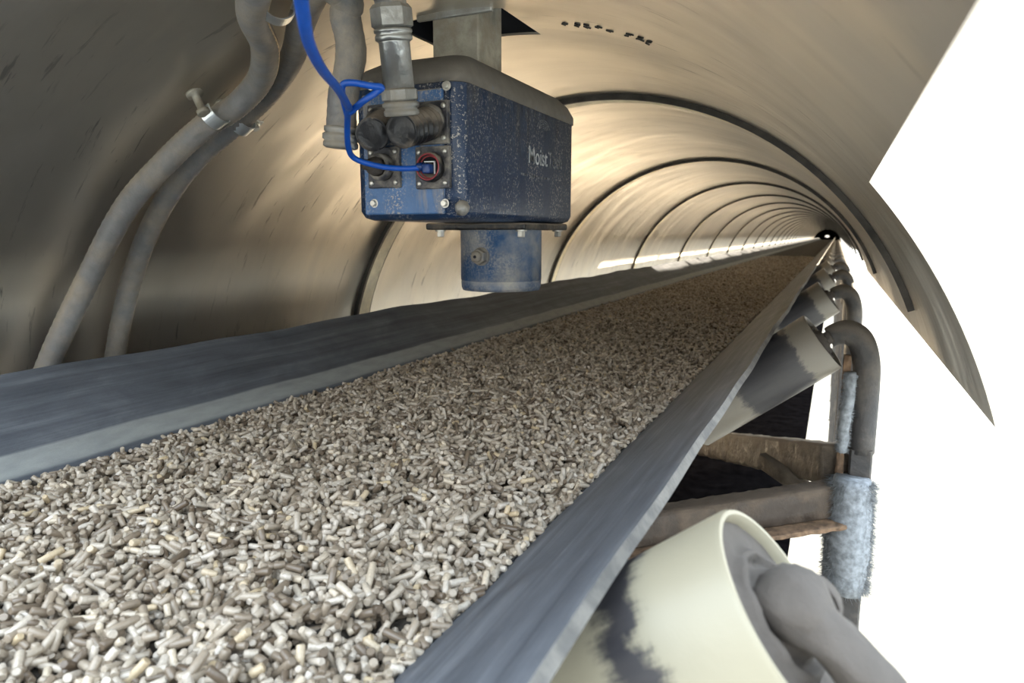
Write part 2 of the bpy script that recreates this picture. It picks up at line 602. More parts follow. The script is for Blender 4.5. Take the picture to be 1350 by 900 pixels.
def hood_sheet(y0, y1, a0, a1, hole=None, ny=24, hatch=None):
    """curved sheet between angles a0 and a1 (degrees, 0 = right), with a hatch hole left out"""
    na = int((a1 - a0) / 1.5)
    angs = [a0 + (a1 - a0) * i / na for i in range(na + 1)]
    ys = [y0 + (y1 - y0) * i / ny for i in range(ny + 1)]
    if hole:
        ha0, ha1, hy0, hy1 = hole
        angs = sorted(set([q for q in angs if min(abs(q - ha0), abs(q - ha1)) > 0.5] + [ha0, ha1]))
        ys = sorted(set([q for q in ys if min(abs(q - hy0), abs(q - hy1)) > 0.02] + [hy0, hy1]))
    if hatch:                       # the open inspection hatch: nothing below angle hatch[0] before y = hatch[1]
        angs = sorted(set([q for q in angs if abs(q - hatch[0]) > 0.5] + [hatch[0]]))
        ys = sorted(set([q for q in ys if abs(q - hatch[1]) > 0.02] + [hatch[1]]))
    verts, faces, uvs = [], [], []
    ia = {}
    for i, A in enumerate(angs):
        for j, y in enumerate(ys):
            for k, rr in enumerate((1.0, 1.0 + TH / S)):
                ia[i, j, k] = len(verts)
                A_ = math.radians(A)
                verts.append(W(CA + rr * math.cos(A_), y, CB + rr * math.sin(A_)))
                uvs.append((A_ * S, y * S))
    cell = set()
    for i in range(len(angs) - 1):
        for j in range(len(ys) - 1):
            if hole and angs[i] >= ha0 - 1e-6 and angs[i + 1] <= ha1 + 1e-6 and ys[j] >= hy0 - 1e-6 and ys[j + 1] <= hy1 + 1e-6:
                continue
            if hatch and angs[i + 1] <= hatch[0] + 1e-6 and ys[j + 1] <= hatch[1] + 1e-6:
                continue
            cell.add((i, j))
    for (i, j) in cell:
        faces.append((ia[i, j, 0], ia[i, j + 1, 0], ia[i + 1, j + 1, 0], ia[i + 1, j, 0]))
        faces.append((ia[i, j, 1], ia[i + 1, j, 1], ia[i + 1, j + 1, 1], ia[i, j + 1, 1]))
        for (di, dj, p, q) in ((-1, 0, (i, j), (i, j + 1)), (1, 0, (i + 1, j + 1), (i + 1, j)),
                               (0, -1, (i + 1, j), (i, j)), (0, 1, (i, j + 1), (i + 1, j + 1))):
            if (i + di, j + dj) not in cell:
                faces.append((ia[p[0], p[1], 0], ia[q[0], q[1], 0], ia[q[0], q[1], 1], ia[p[0], p[1], 1]))
    me = mesh_of(verts, faces)
    uvl = me.uv_layers.new(name='UVMap')
    for lp in me.loops:
        uvl.data[lp.index].uv = uvs[lp.vertex_index]
    return me


def ring_strip(y0, y1, r0, r1, a0, a1):
    n = int((a1 - a0) / 2)
    verts, faces = [], []
    for i in range(n + 1):
        A = math.radians(a0 + (a1 - a0) * i / n)
        for (y, rr) in ((y0, r0), (y1, r0), (y1, r1), (y0, r1)):
            verts.append(W(CA + rr * math.cos(A), y, CB + rr * math.sin(A)))
    for i in range(n):
        for k in range(4):
            faces.append((4 * i + k, 4 * i + (k + 1) % 4, 4 * i + 4 + (k + 1) % 4, 4 * i + 4 + k))
    faces.append((0, 1, 2, 3))
    faces.append((4 * n + 3, 4 * n + 2, 4 * n + 1, 4 * n))
    return mesh_of(verts, faces)


HOLE = (83.5, 98.0, 1.275, 1.47)
LEFT = 214.0
ordinal = ['nearest', 'second', 'third', 'fourth', 'fifth', 'sixth', 'seventh', 'eighth', 'ninth', 'tenth', 'eleventh', 'twelfth']
far_sheet = band_me = seam_me = None
for k in range(0, N_SEC):
    y0 = Y0 + PITCH * k
    if k < 0:
        lab = 'curved steel hood section just behind the viewpoint' if k == -1 else 'curved steel hood section farthest behind the viewpoint'
        me = hood_sheet(y0, y0 + PITCH, 40.0 if k == -1 else 10.0, LEFT)
    elif k == 0:
        lab = 'scuffed curved steel hood section above the blue sensor, hoses clamped on it'
        me = hood_sheet(y0, y0 + PITCH, 16.0, LEFT, HOLE, 40, (40.0, 1.22))
    else:
        if k < len(ordinal):
            lab = 'curved golden steel hood section, the %s one seen beyond the blue sensor' % ('first' if k == 1 else ordinal[k - 1])
        else:
            lab = 'far curved steel hood section near the vanishing end of the tunnel'
        me = far_sheet if k > 2 else hood_sheet(0, PITCH, 16.0, LEFT)
        if me is None:
            me = far_sheet = hood_sheet(0, PITCH, 24.0, LEFT)
    first = k in (0, 1, 2, 3)
    o = bpy.data.objects.new('hood_section', me)
    COL.objects.link(o)
    if first:
        me.materials.append(M_hood)
        me.polygons.foreach_set('use_smooth', [True] * len(me.polygons))
        sharp(o, 40)
    if k >= 1:
        o.location = (0, y0 * S, 0)
    tag(o, lab, 'hood section', 'steel hood sections over the belt')
    if k >= 0:
        # the joint strip at the far end of the section
        if band_me is None:
            band_me = ring_strip(-0.034, 0.034, 0.985, 0.997, 21, LEFT)
            seam_me = ring_strip(-0.046, -0.034, 0.982, 0.999, 21, LEFT)
            band_me.materials.append(M_band); seam_me.materials.append(M_seam)
            seam2_me = ring_strip(0.034, 0.040, 0.986, 0.999, 21, LEFT); seam2_me.materials.append(M_seam)
        for nm, mm in (('joint_strip', band_me), ('dark_seam', seam_me), ('thin_seam', seam2_me)):
            c = bpy.data.objects.new(nm, mm)
            COL.objects.link(c)
            c.parent = o
            c.location = (0, (y0 + PITCH) * S - o.location.y, 0)

# closed end of the tunnel: a steel end plate with two small daylight openings
bm = bmesh.new()
ring_n = 48
verts_out = [bm.verts.new(W(CA + 1.0 * math.cos(2 * math.pi * k / ring_n), END_Y, CB + 1.0 * math.sin(2 * math.pi * k / ring_n))) for k in range(ring_n)]
inner = [bm.verts.new(W(CA + 0.16 * math.cos(2 * math.pi * k / ring_n), END_Y, CB + 0.42 + 0.10 * math.sin(2 * math.pi * k / ring_n))) for k in range(ring_n)]
for k in range(ring_n):
    bm.faces.new((verts_out[k], verts_out[(k + 1) % ring_n], inner[(k + 1) % ring_n], inner[k]))
bmesh.ops.solidify(bm, geom=bm.faces[:], thickness=0.01)
end_wall = link('wall_end', from_bm(bm), M_seam, smooth=False)
tag(end_wall, kind='structure')

# ------------------------------------------------------------------ belt
EDGE_A, EDGE_B = 0.59, -0.24
c37, s37 = 0.793, 0.609
WING = 0.37
FLAT_HALF = EDGE_A - WING * c37
FLAT_B = EDGE_B - WING * s37
IDLER0, IDLER_P = 0.5, 1.40
B_Y0, B_Y1 = -1.6, END_Y - 0.6


def belt_profile():
    """top surface points (a, b, u) from the left lip to the right lip"""
    pts = []
    n = 12
    for i in range(n + 1):
        t = WING * i / n
        pts.append((-EDGE_A + t * c37, EDGE_B - t * s37, t, 1 - i / n))
    for i in range(1, 8):
        x = -FLAT_HALF + 2 * FLAT_HALF * i / 8
        pts.append((x, FLAT_B, WING + (x + FLAT_HALF), 0))
    for i in range(n + 1):
        t = WING * (1 - i / n)
        pts.append((EDGE_A - t * c37, EDGE_B - t * s37, WING + 2 * FLAT_HALF + WING - t, i / n))
    # soften the two bends
    q = list(pts)
    for _ in range(2):
        p2 = list(q)
        for i in range(1, len(q) - 1):
            p2[i] = (q[i][0], (q[i - 1][1] + 2 * q[i][1] + q[i + 1][1]) / 4, q[i][2], q[i][3])
        q = p2
    return q


PROF = belt_profile()
TOT = WING * 2 + 2 * FLAT_HALF
BT = 0.0105


def sag(y, w):
    ph = (y - IDLER0) / IDLER_P * 2 * math.pi
    return -0.007 * (1 - math.cos(ph)) * 0.5 * w * w + 0.0012 * w * math.sin(y * 7.3) + 0.0015 * w * math.sin(y * 17.1)


ysb = [B_Y0 + 0.05 * i for i in range(int((12 - B_Y0) / 0.05))]
while ysb[-1] < B_Y1:
    ysb.append(ysb[-1] + 0.35)
bm = bmesh.new()
uvl = bm.loops.layers.uv.new('UVMap')
NP = len(PROF)
rows = []
for y in ysb:
    row = []
    for lay in (0, 1):
        for i, (a, b, u, w) in enumerate(PROF):
            i0, i1 = max(0, i - 1), min(NP - 1, i + 1)
            ta, tb = PROF[i1][0] - PROF[i0][0], PROF[i1][1] - PROF[i0][1]
            ln = math.hypot(ta, tb)
            na, nb = tb / ln, -ta / ln
            sg = sag(y, w)
            row.append(bm.verts.new(W(CA + a + na * BT * lay, y, b + sg + nb * BT * lay)))
    rows.append(row)
for j in range(len(rows) - 1):
    r0, r1 = rows[j], rows[j + 1]
    for i in range(NP - 1):
        for lay in (0, 1):
            o_ = lay * NP
            vs4 = (r0[o_ + i], r0[o_ + i + 1], r1[o_ + i + 1], r1[o_ + i])
            if lay:
                vs4 = vs4[::-1]
            f = bm.faces.new(vs4)
            f.material_index = 0
            for lp in f.loops:
                ii = row_i = i if lp.vert in (r0[o_ + i], r1[o_ + i]) else i + 1
                yy = ysb[j] if lp.vert in (r0[o_ + i], r0[o_ + i + 1]) else ysb[j + 1]
                lp[uvl].uv = (PROF[ii][2] / TOT, yy * S)
    for i in (0, NP - 1):
        f = bm.faces.new((r0[i], r1[i], r1[NP + i], r0[NP + i]))
        f.material_index = 1
belt_me = bpy.data.meshes.new('belt')
bmesh.ops.recalc_face_normals(bm, faces=bm.faces)
bm.to_mesh(belt_me)
bm.free()
belt = link('conveyor_belt', belt_me, [M_belt, M_edge])
sharp(belt, 50)
tag(belt, 'long troughed dark grey rubber conveyor belt carrying the pellets', 'conveyor belt')

# ------------------------------------------------------------------ pellets
PEL_B = -0.393


def bed_height(x, y):
    """x across (m from the belt's centre line), y along (m)"""
    return (0.010 * np.cos(x / 0.30 * 1.57) + 0.004 * np.sin(x * 31 + 2 * np.sin(y * 9)) * np.sin(y * 23 + x * 11)
            + 0.0030 * np.sin(x * 77 + y * 41) + 0.0025 * np.sin(y * 63 - x * 52))


HALF_M = 0.400 * S
_pa = np.array([q[0] for q in PROF]) * S
_pb = np.array([W(0, 0, q[1]).z for q in PROF])


def trough_z(x):
    return np.interp(x, _pa, _pb)


zbase = W(0, 0, PEL_B).z


def pellet_template(seg, ends=True):
    """unit pellet along x: length 1 (scaled apart), radius 1; returns verts (t, r, ang) and faces"""
    rings = [(-0.5, 0.0, 0.80), (-0.5, 0.18, 1.0), (0.5, -0.18, 1.0), (0.5, 0.0, 0.80)]
    V = []
    for (e, off, r) in rings:
        for k in range(seg):
            t = 2 * math.pi * k / seg
            V.append((e, off, r * math.cos(t), r * math.sin(t)))
    Fq, Fc = [], []
    for i in range(3):
        for k in range(seg):
            Fq.append((i * seg + k, (i + 1) * seg + k, (i + 1) * seg + (k + 1) % seg, i * seg + (k + 1) % seg))
    Fc.append(tuple(range(seg)))
    Fc.append(tuple(3 * seg + k for k in range(seg))[::-1])
    return np.array(V), Fq, Fc


def scatter(n, y0, y1, zmin, zmax, rad=0.0029):
    x = rng.uniform(-HALF_M, HALF_M, n)
    y = rng.uniform(y0, y1, n)
    z = zbase + bed_height(x, y) + rng.uniform(zmin, zmax, n)
    edge = np.abs(x) / HALF_M
    z = np.maximum(z, trough_z(x) + 0.0045)
    L = np.clip(rng.gamma(4.0, 0.0024, n) + 0.003, 0.0055, 0.034)
    rr = rad * rng.uniform(0.90, 1.08, n)
    yaw = rng.uniform(0, 2 * np.pi, n)
    pitch = rng.normal(0, 0.32, n)
    up = rng.random(n) < 0.22
    pitch[up] = rng.uniform(0.7, 1.4, up.sum())
    lim = np.arcsin(np.clip(0.014 / L, 0, 1))
    pitch = np.clip(pitch, -lim, lim)
    tint = np.clip(rng.normal(0.55, 0.27, n), 0, 0.92)
    dk = rng.random(n) < 0.07
    tint[dk] = rng.uniform(0, 0.12, dk.sum())
    gd = rng.random(n) < 0.02
    tint[gd] = 1.0
    return dict(x=x, y=y, z=z, L=L, r=rr, yaw=yaw, pitch=pitch, tint=tint)


def cat(ds):
    return {k: np.concatenate([d_[k] for d_ in ds]) for k in ds[0]}


def take(d_, idx):
    return {k: v[idx] for k, v in d_.items()}


def build_pellets(d_, seg):
    """arrays for one batch of pellets"""
    T, Fq, Fc = pellet_template(seg)
    n = len(d_['x'])
    lx = T[None, :, 0] * d_['L'][:, None] + T[None, :, 1] * d_['r'][:, None] * 1.4
    bend = 0.0
    ly = T[None, :, 2] * d_['r'][:, None]
    lz = T[None, :, 3] * d_['r'][:, None]
    cp, sp = np.cos(d_['pitch'])[:, None], np.sin(d_['pitch'])[:, None]
    cy, sy = np.cos(d_['yaw'])[:, None], np.sin(d_['yaw'])[:, None]
    x1 = lx * cp - lz * sp
    z1 = lx * sp + lz * cp
    X = x1 * cy - ly * sy + d_['x'][:, None]
    Y = x1 * sy + ly * cy + d_['y'][:, None]
    Z = z1 + d_['z'][:, None]
    V = np.stack([X, Y, Z], -1).reshape(-1, 3)
    m_ = T.shape[0]
    off = (np.arange(n) * m_)[:, None, None]
    Q = (np.array(Fq)[None] + off).reshape(-1, 4)
    C = (np.array(Fc)[None] + off).reshape(-1, seg)
    tint = np.repeat(d_['tint'], m_)
    return V, Q, C, tint


near = cat([scatter(13000, 0.10 * S, 2.4 * S, -0.015, -0.008), scatter(26000, 0.10 * S, 2.4 * S, -0.008, 0.0045)])
mid = scatter(36000, 2.4 * S, 5.2 * S, -0.008, 0.0045)
far = scatter(24000, 5.2 * S, 13.0 * S, -0.003, 0.006, 0.0042)
far['y'] = 5.2 * S + (far['y'] - 5.2 * S) ** 1.5 / (7.8 * S) ** 0.5

# the 300 that show largest: high in the layer, nearest the camera, inside the picture
camw = np.array(W(0, 0, 0))
P = np.stack([near['x'], near['y'], near['z']], -1) - camw
pa, py_, pb = P[:, 0], P[:, 1], P[:, 2]
cx_ = pa * R[0] + py_ * D[0] + pb * U[0]
cy_ = pa * R[1] + py_ * D[1] + pb * U[1]
cz_ = pa * R[2] + py_ * D[2] + pb * U[2]
ux, uy = 675 - F * cx_ / cz_, 450 + F * cy_ / cz_
hz = near['z'] - zbase - bed_height(near['x'], near['y'])
ok = (cz_ < 0) & (ux > 8) & (ux < 1330) & (uy > 20) & (uy < 893) & (hz > 0.0022) & (np.abs(near['x']) < HALF_M * 0.96)
dist = np.linalg.norm(P, axis=1)
score = near['L'] / dist ** 2
score[~ok] = -1
idx = np.argsort(-score)[:300]
mask = np.ones(len(dist), bool)
mask[idx] = False
solo = take(near, idx)
near = take(near, np.where(mask)[0])

batches = [build_pellets(near, 8), build_pellets(mid, 6), build_pellets(far, 5)]
# bed surface under the pellets
gx = np.linspace(-HALF_M * 1.0, HALF_M * 1.0, 40)
gy = np.concatenate([np.arange(-1.2, 10, 0.03), np.arange(10, B_Y1 * S - 0.3, 0.3)])
GX, GY = np.meshgrid(gx, gy)
far_lift = np.clip((GY - 5.0) / 3.0, 0, 1) * 0.006
GZ = zbase + bed_height(GX, np.minimum(GY, 12)) - 0.012 + far_lift * 2
GZ = np.maximum(GZ, trough_z(GX) + 0.0015)
gv = np.stack([GX, GY, GZ], -1).reshape(-1, 3)
nx_, ny_ = len(gx), len(gy)
ii, jj = np.meshgrid(np.arange(ny_ - 1), np.arange(nx_ - 1), indexing='ij')
q0 = (ii * nx_ + jj).ravel()
gq = np.stack([q0, q0 + 1, q0 + nx_ + 1, q0 + nx_], -1)

Vs, loops, starts, totals, tints, mats = [], [], [], [], [], []
vo = 0
for (V, Q, C, tint) in batches:
    Vs.append(V); tints.append(tint)
    for A in (Q, C):
        loops.append((A + vo).ravel())
        totals.append(np.full(len(A), A.shape[1]))
        mats.append(np.zeros(len(A), int))
    vo += len(V)
Vs.append(gv); tints.append(np.full(len(gv), 0.3))
loops.append((gq + vo).ravel()); totals.append(np.full(len(gq), 4)); mats.append(np.ones(len(gq), int))
Vs = np.concatenate(Vs); loops = np.concatenate(loops); totals = np.concatenate(totals); mats = np.concatenate(mats)
starts = np.concatenate([[0], np.cumsum(totals)[:-1]])
pm = bpy.data.meshes.new('pellet_heap')
pm.vertices.add(len(Vs)); pm.vertices.foreach_set('co', Vs.astype(np.float32).ravel())
pm.loops.add(len(loops)); pm.loops.foreach_set('vertex_index', loops.astype(np.int32))
pm.polygons.add(len(totals)); pm.polygons.foreach_set('loop_start', starts.astype(np.int32))
pm.polygons.foreach_set('loop_total', totals.astype(np.int32))
pm.update(calc_edges=True)
pm.materials.append(M_pel); pm.materials.append(M_bed)
pm.polygons.foreach_set('material_index', mats.astype(np.int32))
att = pm.attributes.new('tint', 'FLOAT', 'POINT')
att.data.foreach_set('value', np.concatenate(tints).astype(np.float32))
sm = (totals == 4)
pm.polygons.foreach_set('use_smooth', sm)
heap = bpy.data.objects.new('pellet_heap', pm)
COL.objects.link(heap)
tag(heap, 'deep bed of small tan and grey compressed pellets lying on the belt', 'pellets', kind='stuff')

# single pellets on top of the heap
T8, Fq8, Fc8 = pellet_template(10)
variants = []
for Lv in np.linspace(0.007, 0.030, 9):
    vv = [(t * Lv + off * 0.0033 * 1.4, y_ * 0.0033 * (1 + 0.06 * math.sin(9 * y_ + 40 * Lv)), z_ * 0.0033) for t, off, y_, z_ in T8]
    me = mesh_of(vv, Fq8 + Fc8)
    me.materials.append(M_pel1)
    me.polygons.foreach_set('use_smooth', [len(p_.vertices) == 4 for p_ in me.polygons])
    variants.append((Lv, me))
for k in range(len(solo['x'])):
    L_ = solo['L'][k]
    me = min(variants, key=lambda v_: abs(v_[0] - L_))[1]
    o = bpy.data.objects.new('compressed_pellet', me)
    COL.objects.link(o)
    o.location = (solo['x'][k], solo['y'][k], solo['z'][k])
    o.rotation_euler = (0, -solo['pitch'][k], solo['yaw'][k])
    tag(o, 'small tan compressed pellet on top of the heap in the near foreground', 'pellet', 'loose pellets on top of the near heap')

# ------------------------------------------------------------------ idler rollers
RR, OFF = 0.080, BT
ROLL_LEN = 0.40
END = 0.08


def roller_local(y):
    h = RR + OFF + 0.004
    return (CA + EDGE_A + c37 * END + s37 * h, y, EDGE_B + s37 * END - c37 * h)


AX = Vector((c37, 0, s37))


def make_roller(y, mat):
    """the shell's own origin sits at the centre of its outer end, local Z along the axis outwards"""
    e = W(*roller_local(y))
    rr = RR * S
    L_ = ROLL_LEN * S
    bm = bmesh.new()
    lathe_bm(bm, (0, 0, 0), (0, 0, 1), [(rr * 0.5, -L_), (rr - 0.003, -L_), (rr, -L_ + 0.003), (rr, -0.25), (rr, -0.2), (rr, -0.1), (rr, -0.003),
                                        (rr - 0.0015, 0), (rr - 0.004, 0.0), (rr - 0.0055, -0.003), (rr - 0.006, -0.010), (rr * 0.5, -0.012)], 72)
    me = from_bm(bm)
    o = bpy.data.objects.new('idler_roller', me)
    COL.objects.link(o)
    me.materials.append(mat)
    me.polygons.foreach_set('use_smooth', [True] * len(me.polygons))
    sharp(o, 40)
    o.matrix_world = Matrix.Translation(e) @ Vector((0, 0, 1)).rotation_difference(AX).to_matrix().to_4x4()
    bpy.context.view_layer.update()
    # dust-packed end disc with swirled ridges
    bm = bmesh.new()
    r0 = rr - 0.006
    nr, na = 26, 80
    grid = []
    for i in range(nr + 1):
        rad = 0.002 + (r0 - 0.002) * i / nr
        row = []
        for k in range(na):
            t = 2 * math.pi * k / na
            q = rad / r0
            z = -0.007 + 0.0065 * math.exp(-((q - 0.62) / 0.06) ** 2) + 0.010 * math.exp(-(q / 0.42) ** 6)
            z += 0.008 * math.exp(-((q - 0.40 - 0.10 * math.sin(t * 1 + 0.6)) / 0.055) ** 2)
            z += 0.0012 * math.sin(9 * t + 14 * q) * q * (1 - q) * 3 + 0.0008 * random.random()
            row.append(bm.verts.new((rad * math.cos(t), rad * math.sin(t), z)))
        grid.append(row)
    for i in range(nr):
        for k in range(na):
            bm.faces.new((grid[i][k], grid[i][(k + 1) % na], grid[i + 1][(k + 1) % na], grid[i + 1][k]))
    bm.faces.new(grid[0][::-1])
    cap = link('dusty_end_disc', from_bm(bm), M_cake)
    cap.parent = o
    # shaft stub
    sh = link('shaft', lathe((0, 0, -0.004), (0, 0, 1), [(0.0125, 0), (0.0125, 0.020), (0.011, 0.022)], 20), M_cake)
    sh.parent = o
    sharp(sh)
    return o


def dup_tree(root, delta):
    r_ = root.copy()
    COL.objects.link(r_)
    r_.location = root.location + Vector(delta)
    for ch in list(root.children):
        c_ = ch.copy()
        COL.objects.link(c_)
        c_.parent = r_
    return r_


NEARID = 22
roller_labels = {
    0: 'pale worn idler roller with a dust-packed end, at the lower right corner',
    1: 'second idler roller beyond the corner one, dark middle and pale outer band',
    2: 'third idler roller under the right belt lip, small pale end band',
    3: 'fourth idler roller under the right belt lip, just past the third',
}
r0_ = make_roller(IDLER0, M_roll1)
tag(r0_, roller_labels[0], 'roller', 'idler rollers under the right belt lip')
r1_ = make_roller(IDLER0 + IDLER_P, M_roll2)
tag(r1_, roller_labels[1], 'roller', 'idler rollers under the right belt lip')
for k in range(2, NEARID):
    o = dup_tree(r1_, (0, IDLER_P * S * (k - 1), 0))
    o['label'] = roller_labels.get(k, 'tiny far idler roller in the row narrowing to the tunnel end')

# ------------------------------------------------------------------ idler brackets: bent arm that carries the roller and runs down as a post
ARM = [(-0.002, -0.260), (0.018, -0.249), (0.042, -0.245), (0.068, -0.262), (0.084, -0.305), (0.090, -0.37), (0.090, -0.55)]


def make_bracket(y):
    e = roller_local(y)
    base = W(0.090, y, -0.563 - H / S)
    t = thing('idler_bracket', '', 'bracket', base, 'bent idler brackets on the right')
    pts = smooth_path([W(a, y, b) for a, b in ARM], 6)
    bm = bmesh.new()
    tube_bm(bm, pts, lambda f, i: (0.020 + 0.004 * min(1, f * 3)), 20, squash=1.25)
    arm = link('bent_arm', from_bm(bm), M_post, t)
    lo = bar(W(0.090, y, -0.54), W(0.090, y, -0.563 - H / S), 0.052, 0.040, up=(1, 0, 0), rough=0.0)
    post = link('post', lo, M_post, t, smooth=False)
    return t


b1_ = make_bracket(IDLER0 + IDLER_P + 0.03)
b1_['label'] = 'dark dusty bent bracket and post holding the second idler roller'
for k in range(2, NEARID):
    o = dup_tree(b1_, (0, IDLER_P * S * (k - 1), 0))
    o['label'] = {2: 'dark bent bracket beside the third idler roller', 3: 'dark bent bracket beside the fourth idler roller'}.get(
        k, 'tiny far dark bent bracket in the row narrowing to the tunnel end')

# near bracket: dust-draped arm from the corner roller's hub
e0 = roller_local(IDLER0)
t = thing('idler_bracket', 'grey dust-caked arm holding the corner roller at its hub', 'bracket', W(0.09, IDLER0, -0.563 - H / S), 'bent idler brackets on the right')
c0 = W(*e0)
pts = [c0 + AX * 0.004, W(*at(1050, 800, y=0.485)), W(*at(1080, 828, y=0.478)), W(*at(1112, 858, y=0.474)), W(*at(1150, 905, y=0.470)),
       W(*at(1180, 960, y=0.468)), W(*at(1196, 1060, y=0.466))]
bm = bmesh.new()
tube_bm(bm, smooth_path(pts, 16), lambda f, i: 0.022 - 0.008 * min(1, f * 3.0), 22, squash=1.15)
for v_ in bm.verts:
    q_ = v_.co * 60
    v_.co += Vector((math.sin(q_.y * 1.7 + q_.z), math.sin(q_.z * 2.1 + q_.x), math.sin(q_.x * 1.9 + q_.y * 1.3))) * 0.0016
    v_.co += Vector((math.sin(q_.y * 5.7 + 1), math.sin(q_.z * 6.1), math.sin(q_.x * 4.9 + q_.y * 5.3))) * 0.0007
link('bent_arm', from_bm(bm), M_cake, t)
link('post', bar(pts[-1] + Vector((0, 0, 0.02)), Vector((pts[-1].x, pts[-1].y, 0)), 0.052, 0.040, up=(1, 0, 0)), M_post, t, smooth=False)

# ------------------------------------------------------------------ frame beams under the belt
YP = IDLER0 + IDLER_P + 0.03
P1 = W(*at(1106, 612, y=YP)); P2 = W(*at(915, 581, y=3.25))
o = link('diagonal_beam', bar(P1, P2, 0.06, 0.080, rough=0.10, n=40), M_frame)
tag(o, 'dust-caked brown diagonal beam, upper of the two under the belt', 'beam', 'brown brace beams under the belt')
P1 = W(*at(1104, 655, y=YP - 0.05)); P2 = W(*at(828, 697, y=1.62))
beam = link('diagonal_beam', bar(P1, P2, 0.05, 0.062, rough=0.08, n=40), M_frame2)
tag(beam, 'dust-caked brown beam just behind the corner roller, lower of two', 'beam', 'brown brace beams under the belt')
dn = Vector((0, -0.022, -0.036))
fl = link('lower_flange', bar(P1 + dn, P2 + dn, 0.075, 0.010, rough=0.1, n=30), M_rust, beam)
o = link('gusset_bar', bar(W(*at(1004, 606, y=YP + 0.25)), W(*at(1066, 648, y=YP + 0.12)), 0.02, 0.035), M_frame)
tag(o, 'small brown gusset bar between the two diagonal beams', 'bar')

# belly pan and an added left skirt, painted black as the shade below the belt
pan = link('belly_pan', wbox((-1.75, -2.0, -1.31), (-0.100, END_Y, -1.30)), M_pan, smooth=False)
tag(pan, 'flat belly pan below the belt, its shade painted black', 'pan')
sk = link('shade_skirt', wbox((-1.76, -2.0, -1.33), (-1.73, END_Y, -0.93)), M_pan, smooth=False)
tag(sk, 'added black skirt keeping the far left below the hood dark', 'panel')

dv = link('light_block_plate', wbox((-1.40, -2.0, -1.29), (-1.385, 2.45, -0.34)), M_pan, smooth=False)  # added plate: stops light passing under the belt to the left wall
tag(dv, 'added black upright plate blocking light under the left belt lip', 'panel')

# rusty strap and fibre tufts on the second post
st = link('rusty_strap', bar(W(0.043, YP - 0.02, -0.30), W(0.043, YP - 0.02, -1.05), 0.02, 0.012, up=(1, 0, 0), rough=0.5, n=40), M_rust)
tag(st, 'jagged rusty strap on the left edge of the second post', 'strap')


def fur(p0, p1, name, label, rad=0.018, n=2600, ln=0.016):
    P0, P1_ = W(*p0), W(*p1)
    bm = bmesh.new()
    core = [P0.lerp(P1_, i / 12) + Vector((random.uniform(-.002, .002),) * 3) for i in range(13)]
    tube_bm(bm, core, lambda f, i: rad * (0.8 + 0.3 * math.sin(math.pi * (0.1 + 0.8 * f))), 14, squash=1.2)
    xx, yy, zz = axes(P1_ - P0)
    for i in range(n):
        f = random.random()
        th = random.uniform(0, 2 * math.pi)
        nrm = xx * math.cos(th) + yy * math.sin(th) * 1.2
        root = P0.lerp(P1_, f) + nrm * rad * 0.85
        d_ = (nrm * 1.0 + Vector((random.uniform(-.5, .5), random.uniform(-.5, .5), random.uniform(-1.2, .2)))).normalized()
        sd = d_.cross(Vector((0.3, 1, 0.2))).normalized() * 0.0006
        tip = root + d_ * ln * random.uniform(0.5, 1.1)
        a_ = bm.verts.new(root + sd); b_ = bm.verts.new(root - sd); c_ = bm.verts.new(tip); d2 = bm.verts.new(root + nrm * 0.0006)
        bm.faces.new((a_, b_, c_)); bm.faces.new((a_, c_, d2)); bm.faces.new((b_, d2, c_))
    o_ = link(name, from_bm(bm), M_fur)
    tag(o_, label, 'fibre tuft')
    return o_


fur((0.073, YP - 0.060, -0.605), (0.076, YP - 0.065, -0.90), 'fibre_tuft', 'thick pale grey hairy fibre clump on the post at the right edge', 0.036, 6500, 0.020)
fur((0.052, YP - 0.045, -0.34), (0.045, YP - 0.040, -0.545), 'fibre_tuft', 'thin pale grey fibre strip on the post above the beams', 0.010, 1500, 0.008)

# ------------------------------------------------------------------ moisture sensor
FY, BY = 1.084, 1.660          # front and back of the box
LA, RA = -0.833, -0.600        # left and right sides
BB, TB = 0.026, 0.262          # bottom and shoulder
sensor = thing('moisture_sensor', 'dusty blue box-shaped moisture sensor hanging from the hood over the belt', 'sensor', W((LA + RA) / 2, (FY + BY) / 2, 0.44))


